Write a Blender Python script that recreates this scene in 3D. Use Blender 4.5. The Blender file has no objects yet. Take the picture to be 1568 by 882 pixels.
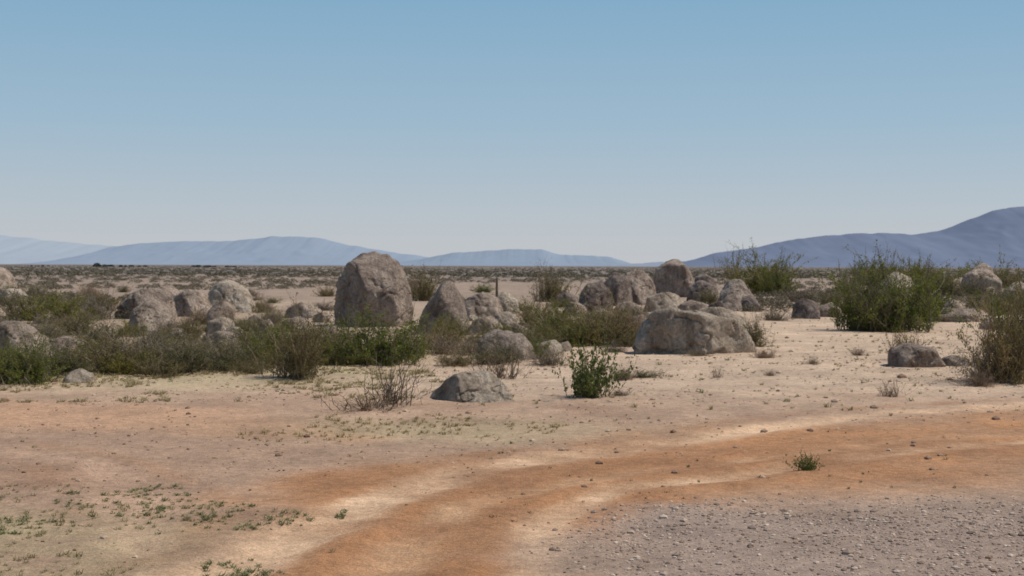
import bpy, math, random
import numpy as np
from math import radians, sin, cos, tan, pi
random.seed(7); rng=np.random.default_rng(7)
scene=bpy.context.scene
H=2.0; F=2154.0; HOR=408.0; CX=784.0
def dist(py): return H*F/(py-HOR)
def lateral(px,d): return (px-CX)*d/F

# ---------------- noise ----------------
def _h(ix,iy,iz,s):
    n=(ix*374761393+iy*668265263+iz*2147483647+s*1274126177)&0xffffffff
    n=((n^(n>>13))*1274126177)&0xffffffff
    n=(n^(n>>16))&0xffffffff
    n=((n^(n>>15))*2246822519)&0xffffffff
    return ((n^(n>>13))&0xffffff)/float(0xffffff)
def vn(x,y,z=None,s=0):
    x=np.asarray(x,float);y=np.asarray(y,float)
    z=np.zeros_like(x) if z is None else np.asarray(z,float)
    ix=np.floor(x).astype(np.int64);iy=np.floor(y).astype(np.int64);iz=np.floor(z).astype(np.int64)
    fx=x-ix;fy=y-iy;fz=z-iz
    fx=fx*fx*(3-2*fx);fy=fy*fy*(3-2*fy);fz=fz*fz*(3-2*fz)
    r=0
    for a in (0,1):
        for b in (0,1):
            for c in (0,1):
                w=(fx if a else 1-fx)*(fy if b else 1-fy)*(fz if c else 1-fz)
                r=r+w*_h(ix+a,iy+b,iz+c,s)
    return r*2-1
def fbm(x,y,z=None,s=0,o=4):
    r=0;a=1;t=0
    for i in range(o):
        k=2.03**i
        r=r+a*vn(x*k+i*17.3,y*k+i*5.1,None if z is None else z*k+i*9.7,s+i);t+=a;a*=0.5
    return r/t
def sstep(a,b,x):
    t=np.clip((x-a)/(b-a),0,1);return t*t*(3-2*t)
def seg_dist(x,y,pts,widths):
    best=np.full(x.shape,1e9)
    for (a,b,wa,wb) in zip(pts[:-1],pts[1:],widths[:-1],widths[1:]):
        dx,dy=b[0]-a[0],b[1]-a[1];L=dx*dx+dy*dy
        t=np.clip(((x-a[0])*dx+(y-a[1])*dy)/L,0,1)
        dd=np.hypot(x-a[0]-t*dx,y-a[1]-t*dy)/(wa+(wb-wa)*t)
        best=np.minimum(best,dd)
    return best

# ---------------- tracks in ground metres (x, y) ----------------
ROAD=[(-0.7,4.0),(-0.75,9.0),(-0.95,10.6),(-0.5,12.4),(1.3,14.0),(3.6,15.2),(6.5,16.3),(12,18.0),(22,20)]
ROADW=[0.9,0.95,1.15,1.8,2.3,2.6,2.8,3.0,3.2]
RUT1=[(-2.6,7.0),(-1.7,9.6),(-1.3,11.4),(-0.55,13.5),(0.45,14.7),(1.5,15.6),(3.0,17.2),(5.2,19.2),(9,21),(20,24)]
RUT2=[(0.15,8.0),(0.3,11.0),(1.0,12.7),(2.3,13.7),(4.0,15.0),(7,16.7),(12,18.5)]
RUT3=[(-30,17.5),(-9,16.3),(-5,14.6),(-3.2,12.5),(-2.6,10)]
RUT4=[(-0.8,7.0),(-0.7,10.5),(0.0,12.4),(1.3,13.8),(3.0,15.0),(5.5,16.6),(10,18.6),(20,21)]
LEFT=[(-40,22),(-14,19.5),(-8,19.0),(-4.5,18.2),(-1.5,16.5)]
LEFTW=[2.5,2.4,2.0,1.5,0.6]
def terrain(x,y):
    x=np.asarray(x,float);y=np.asarray(y,float)
    fade=1/(1+(np.maximum(y,0)/120)**2)
    z=fbm(x*0.12,y*0.12,None,3,3)*0.10*sstep(10,30,y)*fade
    z=z+fbm(x*0.8,y*0.8,None,11,3)*0.03*fade
    z=z+fbm(x*3.5,y*3.5,None,15,3)*0.018*fade*(1-sstep(30,60,y))
    w=fbm(x*0.5,y*0.5,None,21,2)*0.3
    brk=0.6+0.8*fbm(x*0.7,y*0.7,None,25,2)
    for R in (RUT1,RUT2,RUT3,RUT4):
        d=seg_dist(x+w,y+w,R,[1]*len(R))
        z=z+brk*(-0.026*np.exp(-(d/0.22)**2)+0.016*np.exp(-((d-0.42)/0.16)**2))
    return z
def tz(x,y): return float(terrain(np.array([x]),np.array([y]))[0])

# ---------------- material helpers ----------------
def newmat(name):
    m=bpy.data.materials.new(name);m.use_nodes=True
    nt=m.node_tree;b=nt.nodes['Principled BSDF'];b.inputs['Roughness'].default_value=0.95
    b.inputs['Specular IOR Level'].default_value=0.15
    return m,nt,b
def N(nt,t,**k):
    n=nt.nodes.new(t)
    for a,v in k.items():
        if a in ('Scale','Detail','Roughness','Distortion','Strength','Distance'): n.inputs[a].default_value=v
        else: setattr(n,a,v)
    return n
def ramp(nt,fac,stops):
    r=nt.nodes.new('ShaderNodeValToRGB')
    e=r.color_ramp.elements
    while len(e)<len(stops): e.new(0.5)
    for el,(p,c) in zip(e,stops):
        el.position=p; el.color=(*(c if isinstance(c,tuple) else (c,c,c)),1)
    nt.links.new(fac,r.inputs[0]);return r.outputs[0]
def mul(nt,a,b,fac=1.0,mode='MULTIPLY'):
    m=nt.nodes.new('ShaderNodeMix');m.data_type='RGBA';m.blend_type=mode;m.clamp_factor=True
    m.inputs[0].default_value=fac
    for v,i in ((a,6),(b,7)):
        if isinstance(v,tuple): m.inputs[i].default_value=(*v,1)
        else: nt.links.new(v,m.inputs[i])
    return m.outputs[2]

def mkmesh(name,verts,faces,smooth=False):
    verts=np.asarray(verts,np.float32);faces=np.asarray(faces,np.int32)
    me=bpy.data.meshes.new(name);k=faces.shape[1]
    me.vertices.add(len(verts));me.vertices.foreach_set('co',verts.ravel())
    me.loops.add(faces.size);me.loops.foreach_set('vertex_index',faces.ravel())
    me.polygons.add(len(faces));me.polygons.foreach_set('loop_start',np.arange(0,faces.size,k,dtype=np.int32))
    me.update(calc_edges=True);me.validate()
    me.polygons.foreach_set('use_smooth',np.full(len(me.polygons),smooth))
    return me
def link(name,me,loc=(0,0,0),rot=(0,0,0),scale=(1,1,1)):
    o=bpy.data.objects.new(name,me);scene.collection.objects.link(o)
    o.location=loc;o.rotation_euler=rot;o.scale=scale;return o

# ---------------- ground sheet ----------------
ys=np.concatenate([[-60,-20,-5,0,3,5],np.geomspace(6.5,110,620),np.geomspace(115,40000,130)])
us=np.linspace(-1,1,600)
Y,U=np.meshgrid(ys,us,indexing='ij')
X=(0.55*np.maximum(Y,0)+8)*(U+3*U**9)
Z=terrain(X,Y)
nr,nc=X.shape
V=np.stack([X,Y,Z],-1).reshape(-1,3)
idx=np.arange(nr*nc).reshape(nr,nc)
Fq=np.stack([idx[:-1,:-1],idx[:-1,1:],idx[1:,1:],idx[1:,:-1]],-1).reshape(-1,4)
gm=mkmesh('ground',V,Fq,True)
def zones(x,y):
    wx=x+fbm(x*0.6,y*0.6,None,31,3)*0.6; wy=y+fbm(x*0.6,y*0.6,None,41,3)*0.9
    rw=fbm(x*0.5,y*0.5,None,21,2)*0.3; fr=fbm(x*2.5,y*2.5,None,23,3)*0.14
    n1=fbm(x*0.35,y*0.35,None,51,4); n2=fbm(x*1.6,y*1.6,None,61,4); n3=fbm(x*0.03,y*0.008,None,71,4)
    n4=fbm(x*0.9,y*0.45,None,91,4)
    sand=np.array([0.57,0.41,0.285]);pink=np.array([0.44,0.28,0.185]);orange=np.array([0.475,0.24,0.115])
    light=np.array([0.66,0.43,0.265]);grav=np.array([0.35,0.255,0.20]);yel=np.array([0.44,0.35,0.195])
    plain=np.array([0.315,0.23,0.17]);far=np.array([0.17,0.14,0.118])
    c=np.zeros(x.shape+(3,))+sand
    def mix(c,col,m): m=np.clip(m,0,1)[...,None]; return c*(1-m)+col*m
    c=mix(c,pink,(1-sstep(18,25,wy))*0.8)
    c=mix(c,pink*0.90,sstep(-1.0,-3.5,wx)*(1-sstep(19,25,wy))*0.6)
    c=mix(c,np.array([0.36,0.215,0.135]),sstep(0.05,0.5,n4)*(1-sstep(16,26,y))*0.6)
    d=seg_dist(wx,wy,LEFT,LEFTW); c=mix(c,np.array([0.53,0.31,0.185]),(1-sstep(0.5,1.3,d))*0.7)
    d=seg_dist(wx,wy,ROAD,ROADW); mr=(1-sstep(0.45,1.3,d)); c=mix(c,orange,mr*(0.84+0.4*n2+0.4*n1))
    c=mix(c,np.array([0.39,0.18,0.08]),(1-sstep(0.2,0.9,d+0.7*n4))*(1-sstep(14,18,y))*0.65)
    for R,w,cc,st in ((RUT1,0.36,light,0.66),(RUT2,0.22,light,0.48),(RUT3,0.25,pink*1.25,0.5),(RUT4,0.22,np.array([0.57,0.34,0.19]),0.4)):
        d=seg_dist(x+rw+fr,y+rw+fr,R,[w]*len(R)); c=mix(c,cc,(1-sstep(0.3,1.45,d))*(st+0.8*n2+0.4*n1))
        c=mix(c,orange*0.78,np.exp(-((d-2.1)/0.6)**2)*(0.32+0.8*n2)*(1.0 if R is not RUT3 else 0.5))
    g=sstep(0.0,1.1,wx)*(1-sstep(10.6+0.06*x,12.1+0.06*x,wy))
    c=mix(c,grav,g*0.9)
    gl=sstep(-1.9,-3.2,wx)*(1-sstep(10.4,12.4,wy)); c=mix(c,yel,gl*(0.5+0.6*n2))
    gy=sstep(21.5,24,wy)*(1-sstep(30,34,wy))*sstep(-1.0,-3.5,wx); c=mix(c,yel*1.05,gy*(0.55+0.6*n2))
    gy=np.exp(-((wx+0.6)/1.8)**2-((wy-17.4)/1.0)**2); c=mix(c,yel,gy*0.6)
    lit=sstep(26,31,wy)*(1-sstep(60,75,y))*np.maximum(sstep(-3.2,-5.0,wx),sstep(34,38,wy)*(1-sstep(2.5,4.5,wx)))
    c=mix(c,np.array([0.34,0.245,0.165]),lit*0.7)
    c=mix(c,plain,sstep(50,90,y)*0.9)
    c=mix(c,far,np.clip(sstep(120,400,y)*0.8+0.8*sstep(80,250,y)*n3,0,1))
    c=mix(c,np.array([0.19,0.195,0.21]),sstep(1500,15000,y)*0.7)  # distance haze painted into the ground colour of the far plain
    c=c*(1+0.16*n1+0.18*n2)[...,None]
    return np.clip(c,0,1),g,mr*(1-g)
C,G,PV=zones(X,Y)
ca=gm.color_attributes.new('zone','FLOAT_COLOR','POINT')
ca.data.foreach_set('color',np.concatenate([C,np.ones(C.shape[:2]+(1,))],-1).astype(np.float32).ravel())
m,nt,b=newmat('desert_ground')
at=N(nt,'ShaderNodeVertexColor',layer_name='zone'); tc=N(nt,'ShaderNodeTexCoord')
col=at.outputs[0]
for sc,lo,hi,a0,a1 in ((1.3,0.84,1.14,.3,.7),(9,0.76,1.20,.3,.7),(45,0.70,1.26,.3,.7)):
    n=N(nt,'ShaderNodeTexNoise',Scale=sc,Detail=6.0,Roughness=0.65); nt.links.new(tc.outputs['Object'],n.inputs[0])
    col=mul(nt,col,ramp(nt,n.outputs[0],[(a0,lo),(a1,hi)]))
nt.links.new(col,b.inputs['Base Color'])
nb=N(nt,'ShaderNodeTexNoise',Scale=28.0,Detail=8.0,Roughness=0.7);nt.links.new(tc.outputs['Object'],nb.inputs[0])
bp=N(nt,'ShaderNodeBump',Strength=0.9,Distance=0.03);nt.links.new(nb.outputs[0],bp.inputs['Height']);nt.links.new(bp.outputs[0],b.inputs['Normal'])
gm.materials.append(m);link('ground',gm)

# ---------------- rocks ----------------
import bmesh
def ico(sub):
    bm=bmesh.new();bmesh.ops.create_icosphere(bm,subdivisions=sub,radius=1)
    v=np.array([p.co[:] for p in bm.verts]);f=np.array([[q.index for q in p.verts] for p in bm.faces]);bm.free();return v,f
ICO={s:ico(s) for s in (1,3,4,5,6)}
def rockmat(name,base,dark,light):
    m,nt,b=newmat(name);tc=N(nt,'ShaderNodeTexCoord')
    n=N(nt,'ShaderNodeTexNoise',Scale=1.6,Detail=8.0,Roughness=0.65,Distortion=0.4);nt.links.new(tc.outputs['Object'],n.inputs[0])
    c=ramp(nt,n.outputs[0],[(0.33,dark),(0.46,base),(0.60,light)])
    n2=N(nt,'ShaderNodeTexNoise',Scale=13.0,Detail=8.0,Roughness=0.75);nt.links.new(tc.outputs['Object'],n2.inputs[0])
    c=mul(nt,c,ramp(nt,n2.outputs[0],[(0.34,0.55),(0.62,1.25)]))
    mpn=nt.nodes.new('ShaderNodeMapping');mpn.inputs['Scale'].default_value=(2.2,2.2,0.5);nt.links.new(tc.outputs['Object'],mpn.inputs[0])
    n3=N(nt,'ShaderNodeTexNoise',Scale=1.5,Detail=6.0,Roughness=0.6);nt.links.new(mpn.outputs[0],n3.inputs[0])
    c=mul(nt,c,ramp(nt,n3.outputs[0],[(0.36,0.58),(0.52,1.0)]),0.7)
    oi=N(nt,'ShaderNodeObjectInfo');c=mul(nt,c,ramp(nt,oi.outputs['Random'],[(0,(0.88,0.85,0.82)),(1,(1.0,0.99,0.97))]))
    nt.links.new(c,b.inputs['Base Color'])
    b1=N(nt,'ShaderNodeBump',Strength=1.0,Distance=0.12);nt.links.new(n2.outputs[0],b1.inputs['Height'])
    b2=N(nt,'ShaderNodeBump',Strength=0.9,Distance=0.4);nt.links.new(n.outputs[0],b2.inputs['Height']);nt.links.new(b1.outputs[0],b2.inputs['Normal'])
    nt.links.new(b2.outputs[0],b.inputs['Normal']);return m
GRAN=rockmat('granite',(0.50,0.385,0.30),(0.28,0.21,0.165),(0.64,0.51,0.41))
BROWN=rockmat('brown_granite',(0.43,0.33,0.265),(0.22,0.165,0.135),(0.58,0.465,0.38))
DARK=rockmat('varnished_granite',(0.26,0.20,0.17),(0.12,0.095,0.085),(0.44,0.35,0.29))
PALE=rockmat('pale_granite',(0.62,0.495,0.38),(0.40,0.31,0.235),(0.72,0.60,0.475))
def rock(outline,base,depth=0.9,seed=0,mat=GRAN,sub=5,rough=1.0,name='boulder',p=30,facets=13,extra=()):
    r=np.random.default_rng(seed)
    d=dist(base)
    k=d/F
    o=np.array(outline,float);x0,x1=o[:,0].min(),o[:,0].max();cx=(x0+x1)/2
    pts=np.stack([(o[:,0]-cx)*k,(base-o[:,1])*k],-1)
    hgt=pts[:,1].max();w=(x1-x0)*k/2;dep=w*depth
    cz=hgt*0.35
    pts[:,1]-=cz
    planes=[]
    n=len(pts)
    area=sum(pts[i,0]*pts[(i+1)%n,1]-pts[(i+1)%n,0]*pts[i,1] for i in range(n))
    for i in range(n):
        a,bb=pts[i],pts[(i+1)%n];e=bb-a
        nn=np.array([e[1],-e[0]])/ (np.hypot(*e)+1e-9)
        if area<0: nn=-nn
        dd=nn@a
        if dd<=0.02 or (nn[1]<-0.7): continue
        ty=r.uniform(-0.35,0.35)
        v=np.array([nn[0],ty,nn[1]]);planes.append((v/np.linalg.norm(v),dd/np.linalg.norm(v)*1.02))
    planes.append((np.array([0,0,-1.]),cz+0.25*hgt))
    hw,hz=w,hgt-cz
    def sup(v): return math.sqrt((v[0]*hw)**2+(v[1]*dep)**2+(v[2]*hz)**2)
    for e in extra:
        v=np.array(e[:3],float);v/=np.linalg.norm(v);planes.append((v,sup(v)*e[3]))
    for i in range(facets):
        az=2*pi*(i+r.uniform(-.45,.45))/facets; el=r.uniform(-0.15,0.95)
        v=np.array([cos(az)*cos(el),sin(az)*cos(el),sin(el)])
        planes.append((v,sup(v)*r.uniform(0.80,1.02)*(1.14 if abs(v[0])>0.7 or el>0.7 else 1)))
    v,f=ICO[sub]
    acc=np.zeros(len(v))
    for nn,dd in planes: acc+=np.maximum(0,v@nn/dd)**p
    P=v*(acc**(-1/p))[:,None]
    s=max(w,hgt*0.6)
    q=P/s
    nz=fbm(q[:,0]*1.6+seed,q[:,1]*1.6,q[:,2]*1.6,seed,3)*0.09+fbm(q[:,0]*5+seed,q[:,1]*5,q[:,2]*5,seed+5,4)*0.065
    rid=1-np.abs(fbm(q[:,0]*1.9,q[:,1]*1.9+seed,q[:,2]*2.6,seed+9,3)*2.2); nz-=np.clip(rid-0.84,0,1)*0.6
    P=P*(1+nz*rough)[:,None]
    P[:,2]+=cz
    me=mkmesh(name,P,f,True);me.materials.append(mat)
    X0=lateral(cx,d);z=tz(X0,d)
    return link(name,me,(X0,d,z-0.02))
rock([(516,500),(515,466),(519,430),(532,405),(550,393),(592,391),(610,404),(623,440),(626,475),(622,500)],500,0.85,5,BROWN,6,0.7,p=40,facets=0,
     extra=[(-0.62,-0.78,0.10,0.84),(0.30,-0.75,0.55,0.84),(0.85,-0.45,0.25,0.93),(0.1,-1,-0.1,0.93),(0.5,0.8,0.3,0.9),(-0.5,0.8,0.3,0.9)])
rock([(638,512),(643,488),(664,450),(680,429),(694,432),(707,456),(716,480),(722,512)],512,0.7,12,BROWN,5,0.6,p=40,facets=0,
     extra=[(-0.6,-0.75,0.2,0.78),(0.5,-0.75,0.35,0.78),(0,0.9,0.4,0.8),(0,-1,0.0,0.9)])
RK=[([(708,490),(712,458),(740,447),(762,455),(768,490)],490,21,GRAN,5),
([(755,482),(757,458),(772,451),(792,460),(796,482)],482,22,PALE,4),
([(718,515),(722,490),(748,484),(768,495),(772,515)],513,23,GRAN,4),
([(752,505),(757,484),(778,478),(795,488),(798,505)],503,24,PALE,4),
([(766,520),(770,500),(790,494),(812,505),(815,520)],518,28,GRAN,4),
([(728,552),(735,522),(765,511),(800,514),(812,530),(818,552)],550,25,BROWN,5),
([(815,545),(820,528),(845,522),(862,530),(866,545)],544,26,PALE,4),
([(850,540),(856,526),(870,522),(880,540)],538,27,GRAN,4),
([(180,490),(188,462),(208,447),(240,443),(262,452),(270,490)],490,31,BROWN,5),
([(196,512),(203,476),(222,464),(250,466),(266,484),(268,512)],512,32,GRAN,5),
([(262,492),(268,456),(285,446),(310,450),(322,468),(326,492)],486,33,GRAN,5),
([(228,460),(235,446),(255,440),(275,448),(280,462)],470,30,GRAN,4),
([(318,480),(320,444),(338,431),(360,431),(380,444),(391,480)],480,34,PALE,5),
([(316,500),(322,472),(340,462),(358,468),(362,500)],500,35,GRAN,4),
([(314,520),(318,494),(338,487),(358,492),(361,520)],516,36,PALE,4),
([(308,545),(314,517),(340,508),(364,516),(369,545)],541,37,GRAN,4),
([(394,515),(398,495),(412,490),(420,500),(423,515)],512,38,GRAN,4),
([(428,512),(434,492),(455,486),(474,494),(478,512)],510,39,GRAN,4),
([(436,492),(442,474),(462,466),(486,472),(502,492)],488,40,GRAN,4),
([(478,500),(482,484),(505,480),(516,500)],496,41,PALE,4),
([(252,535),(258,512),(278,508),(292,535)],530,42,GRAN,4),
([(489,528),(494,506),(512,500),(527,528)],523,43,GRAN,4),
([(-30,552),(-25,508),(5,496),(35,497),(62,512),(80,530),(86,552)],550,44,GRAN,5),
([(62,552),(70,526),(100,519),(126,526),(136,552)],549,45,GRAN,5),
([(98,592),(105,575),(125,569),(142,578),(147,592)],590,46,PALE,4),
([(-40,452),(-32,416),(0,411),(18,420),(24,452)],452,47,GRAN,4),
([(-10,470),(0,450),(25,446),(44,456),(48,470)],466,48,PALE,4),
([(886,482),(888,450),(900,435),(920,432),(934,446),(938,482)],480,51,DARK,5),
([(924,470),(926,428),(942,416),(962,420),(968,470)],468,52,DARK,5),
([(948,466),(951,430),(966,414),(988,414),(1002,430),(1006,466)],466,53,BROWN,5),
([(1000,455),(1004,412),(1020,397),(1042,399),(1060,416),(1066,455)],455,54,BROWN,5),
([(1052,466),(1056,438),(1072,428),(1095,436),(1106,466)],462,55,DARK,5),
([(1098,476),(1104,444),(1120,426),(1138,430),(1150,450),(1156,476)],475,56,BROWN,5),
([(986,478),(992,456),(1012,449),(1036,451),(1048,464),(1050,478)],478,57,PALE,5),
([(862,486),(866,470),(880,463),(896,470),(900,486)],484,58,GRAN,4),
([(848,470),(852,452),(868,446),(884,454),(888,470)],468,59,DARK,4),
([(1128,480),(1132,458),(1150,452),(1162,462),(1166,480)],476,60,DARK,4),
([(940,484),(944,468),(962,462),(982,470),(986,484)],483,110,GRAN,4),
([(1040,482),(1044,466),(1062,460),(1084,466),(1090,482)],479,111,GRAN,4),
([(1082,482),(1086,468),(1100,463),(1114,470),(1117,482)],481,112,DARK,4),
([(900,492),(905,480),(922,475),(940,482),(944,492)],490,113,GRAN,4),
([(906,452),(910,434),(924,427),(936,436),(938,452)],452,114,BROWN,4),
([(1060,445),(1064,424),(1078,418),(1094,428),(1098,445)],446,115,DARK,4),
([(960,500),(966,488),(984,484),(1000,500)],498,116,GRAN,4),
([(1050,520),(1056,480),(1080,472),(1120,474),(1146,492),(1152,520)],520,62,PALE,5),
([(1212,488),(1216,464),(1232,454),(1250,462),(1256,488)],486,71,DARK,4),
([(1250,486),(1256,468),(1275,462),(1290,474),(1294,486)],484,72,GRAN,4),
([(1358,562),(1366,536),(1388,527),(1418,530),(1440,544),(1450,562)],562,73,BROWN,5),
([(1440,560),(1444,548),(1462,542),(1480,549),(1484,560)],560,74,GRAN,4),
([(1418,492),(1424,476),(1460,469),(1508,474),(1520,492)],490,75,GRAN,5),
([(1430,476),(1436,462),(1454,456),(1472,464),(1476,476)],476,76,PALE,4),
([(1470,445),(1474,422),(1490,410),(1512,411),(1530,424),(1534,445)],445,77,GRAN,5),
([(1348,442),(1352,424),(1372,416),(1394,424),(1398,442)],442,78,PALE,4),
([(1484,432),(1488,408),(1502,401),(1520,410),(1524,432)],436,79,GRAN,4),
([(1535,470),(1540,442),(1560,430),(1590,436),(1600,470)],468,80,GRAN,4),
([(1500,505),(1506,492),(1530,486),(1560,496),(1564,505)],504,81,GRAN,4)]
for o_,b_,s_,m_,u_ in RK: rock(o_,b_,0.8 if b_<530 else 0.68,s_,m_,u_,0.95)
rock([(968,540),(971,505),(984,484),(1012,476),(1062,475),(1104,484),(1136,502),(1152,522),(1158,540)],540,0.55,61,PALE,6,1.1,p=24,facets=11)
rock([(660,614),(670,592),(700,574),(722,568),(756,572),(776,590),(784,614)],613,0.6,91,PALE,6,1.0,p=26,facets=9,extra=[(-0.7,-0.6,0.35,0.8),(0.3,-0.55,0.8,0.85)])
for i in range(44):
    zone=random.random()
    if zone<0.55: px=random.uniform(-20,520);by=random.uniform(475,548)
    elif zone<0.85: px=random.uniform(640,960);by=random.uniform(462,548)
    else: px=random.uniform(1380,1600);by=random.uniform(440,520)
    w=random.uniform(8,20);h=w*random.uniform(0.6,1.1)
    rock([(px-w,by),(px-w*.85,by-h*.6),(px-w*.3,by-h),(px+w*.4,by-h*.95),(px+w*.9,by-h*.5),(px+w,by)],by,0.8,200+i,random.choice([GRAN,GRAN,PALE,BROWN]),4,name='boulder')

# ---------------- bushes ----------------
def leafmat(name,c1,c2,c3,trans=0.25):
    m,nt,b=newmat(name);tc=N(nt,'ShaderNodeTexCoord');g=N(nt,'ShaderNodeNewGeometry')
    n=N(nt,'ShaderNodeTexNoise',Scale=4.0,Detail=3.0);nt.links.new(tc.outputs['Object'],n.inputs[0])
    c=ramp(nt,n.outputs[0],[(0.35,c1),(0.52,c2),(0.68,c3)])
    c=mul(nt,c,ramp(nt,g.outputs['Random Per Island'],[(0,0.6),(1,1.4)]))
    oi=N(nt,'ShaderNodeObjectInfo');c=mul(nt,c,ramp(nt,oi.outputs['Random'],[(0,(0.82,0.88,0.9)),(0.5,(1.0,1.0,1.0)),(1,(1.2,1.08,1.0))]))
    nt.links.new(c,b.inputs['Base Color'])
    t=nt.nodes.new('ShaderNodeBsdfTranslucent');nt.links.new(c,t.inputs[0])
    ms=nt.nodes.new('ShaderNodeMixShader');ms.inputs[0].default_value=trans
    nt.links.new(b.outputs[0],ms.inputs[1]);nt.links.new(t.outputs[0],ms.inputs[2])
    nt.links.new(ms.outputs[0],nt.nodes['Material Output'].inputs[0]);return m
TWIG=leafmat('twig_bark',(0.14,0.10,0.07),(0.19,0.145,0.10),(0.24,0.19,0.14),0.0)
TWIGG=leafmat('grey_twig',(0.18,0.135,0.10),(0.24,0.185,0.135),(0.30,0.235,0.18),0.0)
LG=leafmat('creosote_leaf',(0.135,0.15,0.028),(0.18,0.195,0.038),(0.235,0.235,0.06),0.4)
LO=leafmat('olive_leaf',(0.14,0.125,0.048),(0.185,0.165,0.066),(0.24,0.21,0.095),0.35)
LD=leafmat('dry_leaf',(0.18,0.135,0.085),(0.25,0.19,0.12),(0.32,0.25,0.165),0.3)
LB=leafmat('broad_leaf',(0.09,0.12,0.03),(0.13,0.165,0.045),(0.18,0.21,0.07),0.35)
def bush_mesh(name,seed,nst,nleaf,lsize,spread,twig,leaf,sub=6,thick=0.006,zp=1.6):
    r=np.random.default_rng(seed)
    tv=[];tf=[];lp=[]
    def tube(P,rad):
        n0=len(tv);k=3
        for i,p in enumerate(P):
            rr=rad*(1-0.75*i/(len(P)-1))
            for j in range(k):
                a=2*pi*j/k+i*0.3
                tv.append((p[0]+rr*cos(a),p[1]+rr*sin(a),p[2]+0.3*rr*sin(a*2)))
        for i in range(len(P)-1):
            for j in range(k):
                a=n0+i*k+j;b=n0+i*k+(j+1)%k
                tf.append((a,b,b+k,a+k))
    lob=r.uniform(0,2*pi,3)
    for s in range(nst):
        az=r.uniform(0,2*pi);ti=abs(r.normal(0,1))*0.55*spread; ti=min(ti,1.4)
        lobf=0.80+0.22*sin(az*2+lob[0])*1+0.16*sin(az*3+lob[1])
        L=(1.0-0.12*ti)*r.uniform(0.5,1.12)*lobf
        n=7;p=np.array([r.normal(0,.12),r.normal(0,.12),-0.03]);P=[p.copy()]
        d=np.array([cos(az)*sin(ti),sin(az)*sin(ti),cos(ti)])
        for i in range(n):
            d=d+r.normal(0,.13,3)+np.array([0,0,0.03]);d/=np.linalg.norm(d)
            p=p+d*L/n;p[2]=max(p[2],0.02);P.append(p.copy())
        tube(P,thick)
        for q in range(2,n+1): lp.append((P[q-1],P[q],q/n))
        for j in range(sub):
            i=r.integers(1,n);b0=P[i]
            dd=(P[i]-P[i-1]);dd/=np.linalg.norm(dd);dd=dd+r.normal(0,.55,3);dd[2]+=0.15;dd/=np.linalg.norm(dd)
            l2=L*r.uniform(.15,.38);Q=[b0.copy()]
            for t in range(3):
                dd=dd+r.normal(0,.15,3);dd/=np.linalg.norm(dd);Q.append(Q[-1]+dd*l2/3);Q[-1][2]=max(Q[-1][2],0.02)
            tube(Q,thick*0.55)
            for t in range(3): lp.append((Q[t],Q[t+1],0.9))
    w=np.array([x[2]**zp for x in lp])*r.uniform(0.1,1.9,len(lp));w/=w.sum()
    ch=r.choice(len(lp),nleaf,p=w)
    A=np.array([lp[i][0] for i in ch]);B=np.array([lp[i][1] for i in ch])
    t=r.uniform(0,1,(nleaf,1));c=A*(1-t)+B*t+r.normal(0,.014,(nleaf,3))
    rad=np.percentile(np.abs(c[:,0]),94);hz=np.percentile(c[:,2],96.5);S=np.array([0.5/rad,0.5/rad,1/hz])
    c=c*S;tvv=np.array(tv)*S
    sz=lsize*r.uniform(.6,1.4,(nleaf,1))
    u=r.normal(0,1,(nleaf,3));u/=np.linalg.norm(u,axis=1,keepdims=True)
    v=np.cross(u,r.normal(0,1,(nleaf,3)));v/=np.linalg.norm(v,axis=1,keepdims=True)
    su=np.array([0.6,0.6,1.0])
    u=u*su;v=v*su
    lv=np.stack([c-u*sz,c+v*sz*.5,c+u*sz,c-v*sz*.5],1).reshape(-1,3)
    n0=len(tv);lf=np.arange(nleaf*4).reshape(-1,4)+n0
    me=mkmesh(name,np.concatenate([tvv,lv]),np.concatenate([np.array(tf),lf]))
    me.materials.append(twig);me.materials.append(leaf)
    mi=np.zeros(len(me.polygons),np.int32);mi[len(tf):]=1;me.polygons.foreach_set('material_index',mi)
    return me
BM={'green':[bush_mesh('creosote_foliage',i,100,11000,0.022,1.0,TWIG,LG) for i in (1,2,3)],
    'olive':[bush_mesh('olive_foliage',i+10,95,6800,0.022,1.2,TWIG,LO) for i in (1,2,3,4)],
    'dry':[bush_mesh('dry_foliage',i+20,120,3600,0.021,1.3,TWIGG,LD,8) for i in (1,2,3)],
    'twig':[bush_mesh('bare_twigs',i+30,55,260,0.016,1.3,TWIG,LD,6,0.008) for i in (1,2)],
    'broad':[bush_mesh('broad_foliage',i+40,80,3600,0.048,0.95,TWIG,LB,6,0.006,0.7) for i in (1,)]}
NAMES={'green':'creosote_bush','olive':'burrobush','dry':'dry_shrub','twig':'bare_shrub','broad':'leafy_shrub'}
def bush(px,base,w,h,kind='olive'):
    d=dist(base);k=d/F;x=lateral(px,d)
    me=random.choice(BM[kind])
    return link(NAMES[kind],me,(x,d,tz(x,d)-0.02),(0,0,random.uniform(0,6.28)),(w*k,w*k*0.9,h*k))
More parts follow.
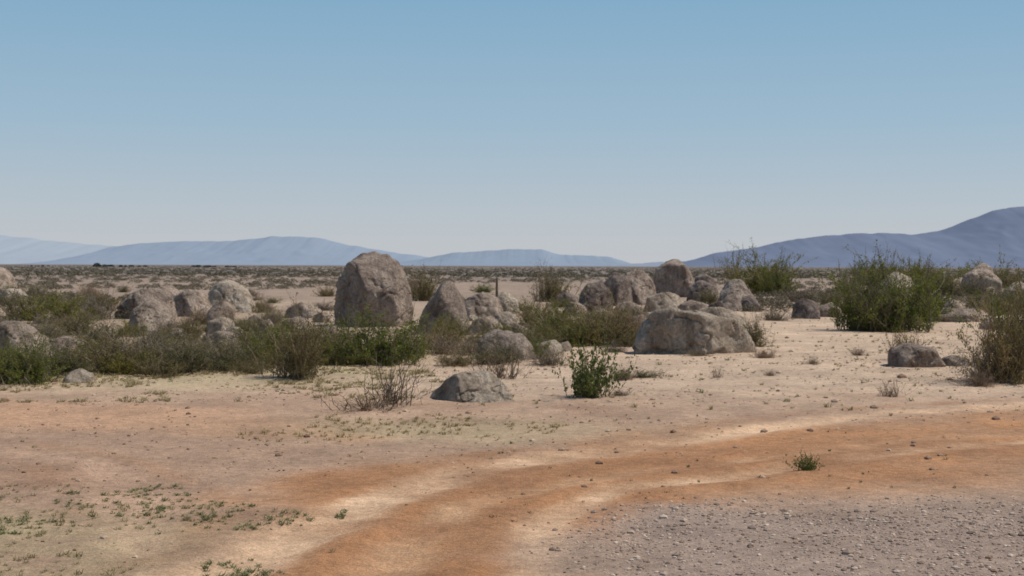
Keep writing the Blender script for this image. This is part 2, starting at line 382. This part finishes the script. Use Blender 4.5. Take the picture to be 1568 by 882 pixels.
BL=[ # bearing, base, width, height, kind
(585,558,126,72,'green'),(548,556,80,58,'green'),(622,550,60,46,'green'),(455,582,100,88,'olive'),(430,560,70,54,'green'),(690,524,60,34,'green'),
(905,608,70,70,'broad'),(600,622,100,62,'twig'),(565,630,110,26,'twig'),(1372,508,130,90,'green'),(1320,506,90,82,'green'),(1345,508,90,60,'olive'),(1415,490,80,72,'green'),
(1168,450,84,56,'green'),(1190,452,50,46,'green'),(1545,585,110,120,'olive'),(1515,584,80,60,'dry'),(1575,560,110,116,'green'),(1385,552,50,42,'olive'),
(1155,532,52,40,'olive'),(930,528,110,58,'olive'),(965,515,70,40,'dry'),(860,520,90,48,'green'),(905,512,90,36,'olive'),(845,462,60,42,'olive'),(828,462,30,44,'twig'),
(1085,466,50,22,'olive'),(770,578,80,42,'twig'),(760,556,90,30,'olive'),(650,462,60,44,'olive'),(635,455,40,30,'dry'),(1362,606,44,22,'twig'),
(40,592,120,58,'green'),(5,590,90,60,'green'),(100,580,90,42,'olive'),(170,575,110,52,'olive'),(230,572,110,46,'dry'),(290,574,100,44,'olive'),(350,572,90,40,'olive'),(395,566,80,44,'green'),
(320,562,90,34,'dry'),(270,558,90,34,'olive'),(200,550,90,32,'dry'),(480,547,70,40,'olive'),(500,560,70,38,'green'),(40,494,100,42,'olive'),(95,500,90,42,'green'),(140,492,70,34,'dry'),(60,470,60,26,'dry'),(155,540,90,38,'olive'),(120,516,80,32,'olive'),
(290,516,60,24,'olive'),(250,548,80,26,'olive'),(385,524,60,32,'olive'),(415,502,40,24,'dry'),(160,478,50,26,'olive'),(440,538,90,34,'green'),(395,544,90,36,'olive'),
(680,545,70,26,'dry'),(700,560,60,20,'olive'),(815,498,70,36,'olive'),(830,512,80,38,'olive'),(880,530,80,34,'green'),(790,545,60,22,'dry'),(1230,462,60,20,'dry'),(1275,470,50,22,'olive'),
(1185,490,50,18,'dry'),(1300,450,50,28,'dry'),(1350,440,60,30,'olive'),(1440,452,80,34,'olive'),(1490,452,60,26,'dry'),(1500,470,60,22,'olive'),(1555,480,70,40,'olive'),
(1545,440,60,28,'olive'),(1415,430,50,22,'olive'),(1365,434,40,42,'twig'),(1120,434,40,36,'twig'),(1500,425,50,22,'green'),(1400,440,70,36,'green'),(1330,436,50,34,'green'),
(985,580,60,14,'olive'),(955,582,40,20,'dry'),(840,560,60,22,'dry'),(520,545,60,34,'olive'),(1100,578,24,14,'twig'),(1180,575,18,9,'dry'),(950,605,34,10,'dry'),
(1245,560,22,10,'dry'),(1315,545,22,12,'dry'),(1500,590,50,24,'dry'),(1070,545,40,12,'dry'),(1170,548,40,14,'dry')]
for a in BL: bush(*a)
for i in range(230):
    z=random.random()
    if z<0.56: px=random.uniform(-30,525);b_=random.uniform(450,580)
    elif z<0.80:
        px=random.uniform(640,985);b_=random.uniform(444,550)
        if px>880: b_=max(b_,496)
    else: px=random.uniform(1290,1620);b_=random.uniform(434,490)
    s=0.4+0.6*(b_-430)/140
    w=random.uniform(35,75)*s;h=w*random.uniform(0.3,0.5)
    bush(px,b_,w,h,random.choice(['olive','olive','olive','green','green','dry','dry']))
o=bush(1238,720,34,23,'broad');o.name='small_green_plant'

def scatter_mass(name,src,pos,scl,mat,hs=0.6):
    vs,fs=src;n=len(pos);nv=len(vs)
    a=rng.uniform(0,2*pi,n);ca,sa=np.cos(a)[:,None],np.sin(a)[:,None]
    x=(vs[None,:,0]*ca-vs[None,:,1]*sa)*scl[:,None]+pos[:,0:1]
    y=(vs[None,:,0]*sa+vs[None,:,1]*ca)*scl[:,None]+pos[:,1:2]
    z=vs[None,:,2]*(scl*hs)[:,None]+pos[:,2:3]
    V=np.stack([x,y,z],-1).reshape(-1,3)
    Fm=(fs[None]+(np.arange(n)*nv)[:,None,None]).reshape(-1,fs.shape[1])
    me=mkmesh(name,V,Fm);me.materials.append(mat);return link(name,me)
def clump(n,sz,seed):
    r=np.random.default_rng(seed)
    c=r.normal(0,1,(n,3));c/=np.linalg.norm(c,axis=1,keepdims=True);c*=r.uniform(.3,1,(n,1))**.5;c[:,2]=np.abs(c[:,2])
    u=r.normal(0,1,(n,3));u/=np.linalg.norm(u,axis=1,keepdims=True);v=np.cross(u,r.normal(0,1,(n,3)));v/=np.linalg.norm(v,axis=1,keepdims=True)
    return np.stack([c-u*sz,c+v*sz*.6,c+u*sz,c-v*sz*.6],1).reshape(-1,3),np.arange(n*4).reshape(-1,4)
def scrubpos(n,y0,y1):
    y=np.exp(rng.uniform(np.log(y0),np.log(y1),n));x=rng.uniform(-1,1,n)*(0.5*y+8)
    return np.stack([x,y,terrain(x,y)],-1)
PS=leafmat('plain_scrub_leaf',(0.13,0.108,0.07),(0.18,0.148,0.10),(0.24,0.195,0.135),0.2)
p=scrubpos(3600,62,260);p=p[fbm(p[:,0]*.03,p[:,1]*.02,None,5,3)>-0.2];scatter_mass('desert_scrub',clump(120,0.12,1),p,rng.uniform(0.25,0.7,len(p)),PS)
p=scrubpos(14000,240,3500);scatter_mass('desert_scrub',clump(24,0.3,2),p,rng.uniform(0.35,0.9,len(p)),PS)
DT=leafmat('distant_tree_leaf',(0.05,0.06,0.045),(0.07,0.08,0.06),(0.09,0.10,0.08),0.0)
tp=[]
for px,n,s in ((146,4,4.0),(165,6,2.4),(190,6,1.8),(215,4,1.6),(300,6,2.0),(320,8,1.9),(352,5,1.6),(60,4,1.6)):
    for i in range(n):
        y=rng.uniform(1150,1300);tp.append((lateral(px+rng.normal(0,7 if s<4 else 3),y),y,0,s*rng.uniform(.6,1)))
tp=np.array(tp);scatter_mass('distant_trees',clump(60,0.3,3),tp[:,:3],tp[:,3],DT,0.9)

# ---------------- pebbles, tufts ----------------
def visible_random(n,y0,y1,k=0.45,m=2):
    y=np.sqrt(rng.uniform(y0**2,y1**2,n));x=rng.uniform(-1,1,n)*(k*y+m);return x,y
def stonemat(name,a,b_,c):
    m,nt,b=newmat(name);g=N(nt,'ShaderNodeNewGeometry')
    nt.links.new(ramp(nt,g.outputs['Random Per Island'],[(0,a),(0.55,b_),(1,c)]),b.inputs['Base Color']);return m
SM=stonemat('pebble_stone',(0.20,0.12,0.08),(0.36,0.235,0.155),(0.56,0.42,0.30))
SG=stonemat('gravel_stone',(0.20,0.14,0.105),(0.37,0.27,0.205),(0.60,0.47,0.36))
vi,fi=ICO[1]
vi=vi*np.random.default_rng(3).uniform(.75,1.2,(len(vi),1))
x,y=visible_random(17000,8,34);_,g,pv=zones(x,y)
dens=fbm(x*0.7,y*0.7,None,77,3)
keep=(rng.uniform(0,1,len(x))<(1-0.8*pv)*(0.4+1.2*dens))
x,y=x[keep],y[keep];s=rng.gamma(2.0,0.0040,len(x))+0.003
s*=1+0.02*(y-8)
scatter_mass('pebbles',(vi,fi),np.stack([x,y,terrain(x,y)+s*.1],-1),s,SM,0.6)
x=rng.uniform(-0.4,8,34000);y=rng.uniform(7.5,12.8,34000);_,g,pv=zones(x,y)
dens=fbm(x*1.1,y*1.1,None,78,3)
keep=rng.uniform(0,1,len(x))<g*(0.7+0.9*dens);x,y=x[keep],y[keep];s=rng.gamma(1.6,0.0042,len(x))+0.003
scatter_mass('gravel',(vi,fi),np.stack([x,y,terrain(x,y)+s*.05],-1),s,SG,0.65)
x,y=visible_random(800,13,60);s=rng.gamma(2.0,0.013,len(x))+0.015
scatter_mass('scattered_stones',(vi,fi),np.stack([x,y,terrain(x,y)+s*.1],-1),s,SM,0.65)
def tuft(n,seed,flat=1.0):
    r=np.random.default_rng(seed);V=[];Fc=[]
    for i in range(n):
        az=r.uniform(0,2*pi);b=np.array([r.normal(0,.25),r.normal(0,.25),0]);t=b+np.array([cos(az)*r.uniform(.2,.9)*flat,sin(az)*r.uniform(.2,.9)*flat,r.uniform(.4,1.1)])
        s=np.array([-sin(az),cos(az),0])*0.06;mid=(b+t)/2+np.array([0,0,.12]);k=len(V)
        V+=[b-s,b+s,mid+s*.9,mid-s*.9,t+s*.2,t-s*.2];Fc+=[(k,k+1,k+2,k+3),(k+3,k+2,k+4,k+5)]
    return np.array(V),np.array(Fc)
GY=leafmat('dry_grass_blade',(0.28,0.22,0.11),(0.36,0.29,0.155),(0.46,0.37,0.22),0.3)
GG=leafmat('weed_blade',(0.18,0.175,0.08),(0.24,0.23,0.11),(0.32,0.295,0.155),0.3)
GB=leafmat('litter_blade',(0.16,0.11,0.07),(0.24,0.165,0.105),(0.32,0.23,0.15),0.2)
def tufts(name,n,x0,x1,y0,y1,s0,s1,mat,seed,thr=0.0,hs=0.7,bl=16):
    x=rng.uniform(x0,x1,n);y=rng.uniform(y0,y1,n)
    e=np.minimum(np.minimum(x-x0,x1-x)/(x1-x0),np.minimum(y-y0,y1-y)/(y1-y0))*4
    k=fbm(x*0.9,y*0.9,None,seed,3)>thr+0.45*(1-np.clip(e,0,1))-0.1;x,y=x[k],y[k]
    if len(x): scatter_mass(name,tuft(bl,seed,1.1),np.stack([x,y,terrain(x,y)],-1),rng.uniform(s0,s1,len(x))*rng.uniform(.5,1,len(x)),mat,hs)
tufts('weeds',4200,-8,-1.3,6,12.8,0.03,0.08,GG,301,-0.05,0.5)
tufts('dry_grass',3200,-8,-1.2,6,13,0.02,0.06,GY,302,-0.1)
tufts('dry_grass',5200,-15,0,20,32,0.04,0.14,GY,303,-0.05)
tufts('dry_grass',600,-3.2,1.2,15.8,19,0.03,0.08,GY,304,0)
tufts('weeds',110,-3.2,1.2,15.8,19,0.02,0.07,GG,305,0.1)
tufts('dry_grass',1800,-3,18,18,48,0.03,0.12,GY,306,0.1)
tufts('weeds',600,-17,18,18,42,0.04,0.13,GG,307,0.05)
tufts('weeds',160,-7,7,11,20,0.02,0.06,GG,308,0.1)
tufts('plant_litter',1700,-9,9,10,30,0.015,0.06,GB,309,0.0,0.5,9)

bm=bmesh.new();d=dist(458);k=d/F
bmesh.ops.create_cone(bm,segments=8,radius1=2.2*k,radius2=1.4*k,depth=34*k,cap_ends=True)
bmesh.ops.subdivide_edges(bm,edges=bm.edges[:],cuts=3)
for v in bm.verts:
    v.co.x+=0.8*k*sin(v.co.z*9)+random.uniform(-.3,.3)*k; v.co.y+=random.uniform(-.3,.3)*k
me=bpy.data.meshes.new('wooden_post');bm.to_mesh(me);bm.free();me.materials.append(TWIG)
x=lateral(761,d);link('wooden_post',me,(x,d,tz(x,d)+15*k))

# ---------------- mountains ----------------
def mountain(name,prof,D,thick,c,seed,cvar=0.12,relief=0.75):
    prof=np.array(prof,float);pxs=np.linspace(prof[0,0],prof[-1,0],420)
    top=np.interp(pxs,prof[:,0],prof[:,1]);
    k=np.ones(9)/9;top=np.convolve(np.pad(top,4,mode='edge'),k,'valid')
    top=top+1.3*fbm(pxs*0.06,pxs*0,None,seed+40,4)
    hh=np.maximum(0,(HOR+2-top))*D/F
    xs=(pxs-CX)*D/F
    vs=np.linspace(-1,1,81);VV,XX=np.meshgrid(vs,xs,indexing='ij');HH=np.broadcast_to(hh,VV.shape)
    YY=D+VV*thick
    e=np.clip(1-np.abs(VV),0,1)**1.15
    q=1/(thick*0.28)
    n=1-np.abs(fbm(XX*q,YY*q*0.5,None,seed,5))*2
    Zm=HH*e*(1+(n-0.6)*relief*(1-e)) + HH*0.07*relief*fbm(XX*q*3,YY*q*3,None,seed+3,3)-4*D/F*0.5
    Vm=np.stack([XX,YY,Zm],-1).reshape(-1,3);a,b_=VV.shape;ix=np.arange(a*b_).reshape(a,b_)
    me=mkmesh(name,Vm,np.stack([ix[:-1,:-1],ix[:-1,1:],ix[1:,1:],ix[1:,:-1]],-1).reshape(-1,4),True)
    m,nt,b=newmat(name+'_haze_tinted_rock');b.inputs['Specular IOR Level'].default_value=0  # blue-grey base colour: aerial haze painted into the mountain surface
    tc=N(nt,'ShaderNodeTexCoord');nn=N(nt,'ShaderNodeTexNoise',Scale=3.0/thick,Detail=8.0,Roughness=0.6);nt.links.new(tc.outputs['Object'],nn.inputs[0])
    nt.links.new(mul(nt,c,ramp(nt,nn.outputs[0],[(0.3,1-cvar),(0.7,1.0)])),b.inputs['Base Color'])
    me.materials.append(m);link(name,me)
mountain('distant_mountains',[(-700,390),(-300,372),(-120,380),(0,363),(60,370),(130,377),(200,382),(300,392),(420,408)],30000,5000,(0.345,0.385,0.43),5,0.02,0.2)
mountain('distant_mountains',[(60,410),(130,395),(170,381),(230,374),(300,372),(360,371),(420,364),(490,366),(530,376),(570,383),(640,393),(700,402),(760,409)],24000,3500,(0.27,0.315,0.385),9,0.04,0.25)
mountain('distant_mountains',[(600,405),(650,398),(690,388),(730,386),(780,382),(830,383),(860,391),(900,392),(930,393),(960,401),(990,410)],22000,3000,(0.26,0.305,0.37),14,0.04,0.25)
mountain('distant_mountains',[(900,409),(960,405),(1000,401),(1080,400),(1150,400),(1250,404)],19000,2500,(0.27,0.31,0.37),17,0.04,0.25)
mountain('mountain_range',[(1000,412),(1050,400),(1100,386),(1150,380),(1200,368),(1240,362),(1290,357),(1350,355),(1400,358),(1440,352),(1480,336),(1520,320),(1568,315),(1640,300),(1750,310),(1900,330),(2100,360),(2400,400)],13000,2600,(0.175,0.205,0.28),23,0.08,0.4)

# ---------------- light ----------------
EL,AZ=57,82
S=np.array([sin(radians(AZ))*cos(radians(EL)),cos(radians(AZ))*cos(radians(EL)),sin(radians(EL))])
sl=bpy.data.lights.new('sun','SUN');sl.energy=3.8;sl.angle=radians(0.5);sl.color=(1,0.95,0.87)
so=bpy.data.objects.new('sun',sl);scene.collection.objects.link(so)
from mathutils import Vector
so.rotation_euler=Vector(S).to_track_quat('Z','Y').to_euler();so.location=(30,10,60)
w=bpy.data.worlds.new('World');scene.world=w;w.use_nodes=True;nt=w.node_tree
sk=nt.nodes.new('ShaderNodeTexSky');sk.sky_type='NISHITA';sk.sun_disc=False;sk.sun_elevation=radians(EL);sk.sun_rotation=radians(AZ)
sk.altitude=600;sk.air_density=1.0;sk.dust_density=1.0;sk.ozone_density=2.0
bg=nt.nodes['Background'];bg.inputs[1].default_value=0.09
tcw=nt.nodes.new('ShaderNodeTexCoord');sx=nt.nodes.new('ShaderNodeSeparateXYZ');nt.links.new(tcw.outputs['Generated'],sx.inputs[0])
hz=ramp(nt,sx.outputs['Z'],[(0.0,(0.545,0.565,0.60)),(0.03,(0.495,0.545,0.60)),(0.10,(0.345,0.49,0.615)),(0.20,(0.215,0.41,0.585)),(0.5,(0.10,0.21,0.39)),(1.0,(0.06,0.12,0.26))])
vm=nt.nodes.new('ShaderNodeVectorMath');vm.operation='SCALE';vm.inputs['Scale'].default_value=1/0.09;nt.links.new(hz,vm.inputs[0])
mx=mul(nt,sk.outputs[0],vm.outputs[0],0.88,'MIX')
nt.links.new(mx,bg.inputs[0])

# ---------------- camera ----------------
cam=bpy.data.cameras.new('camera');co=bpy.data.objects.new('camera',cam);scene.collection.objects.link(co);scene.camera=co
cam.sensor_width=36;cam.lens=36*F/1568
cam.dof.use_dof=True;cam.dof.focus_distance=6.5;cam.dof.aperture_fstop=8.0
co.location=(0,0,H);co.rotation_euler=(radians(90)-math.atan(34/F),radians(-0.2),0)
cam.clip_start=0.1;cam.clip_end=100000
scene.view_settings.view_transform='Standard';scene.view_settings.look='None';scene.view_settings.exposure=0
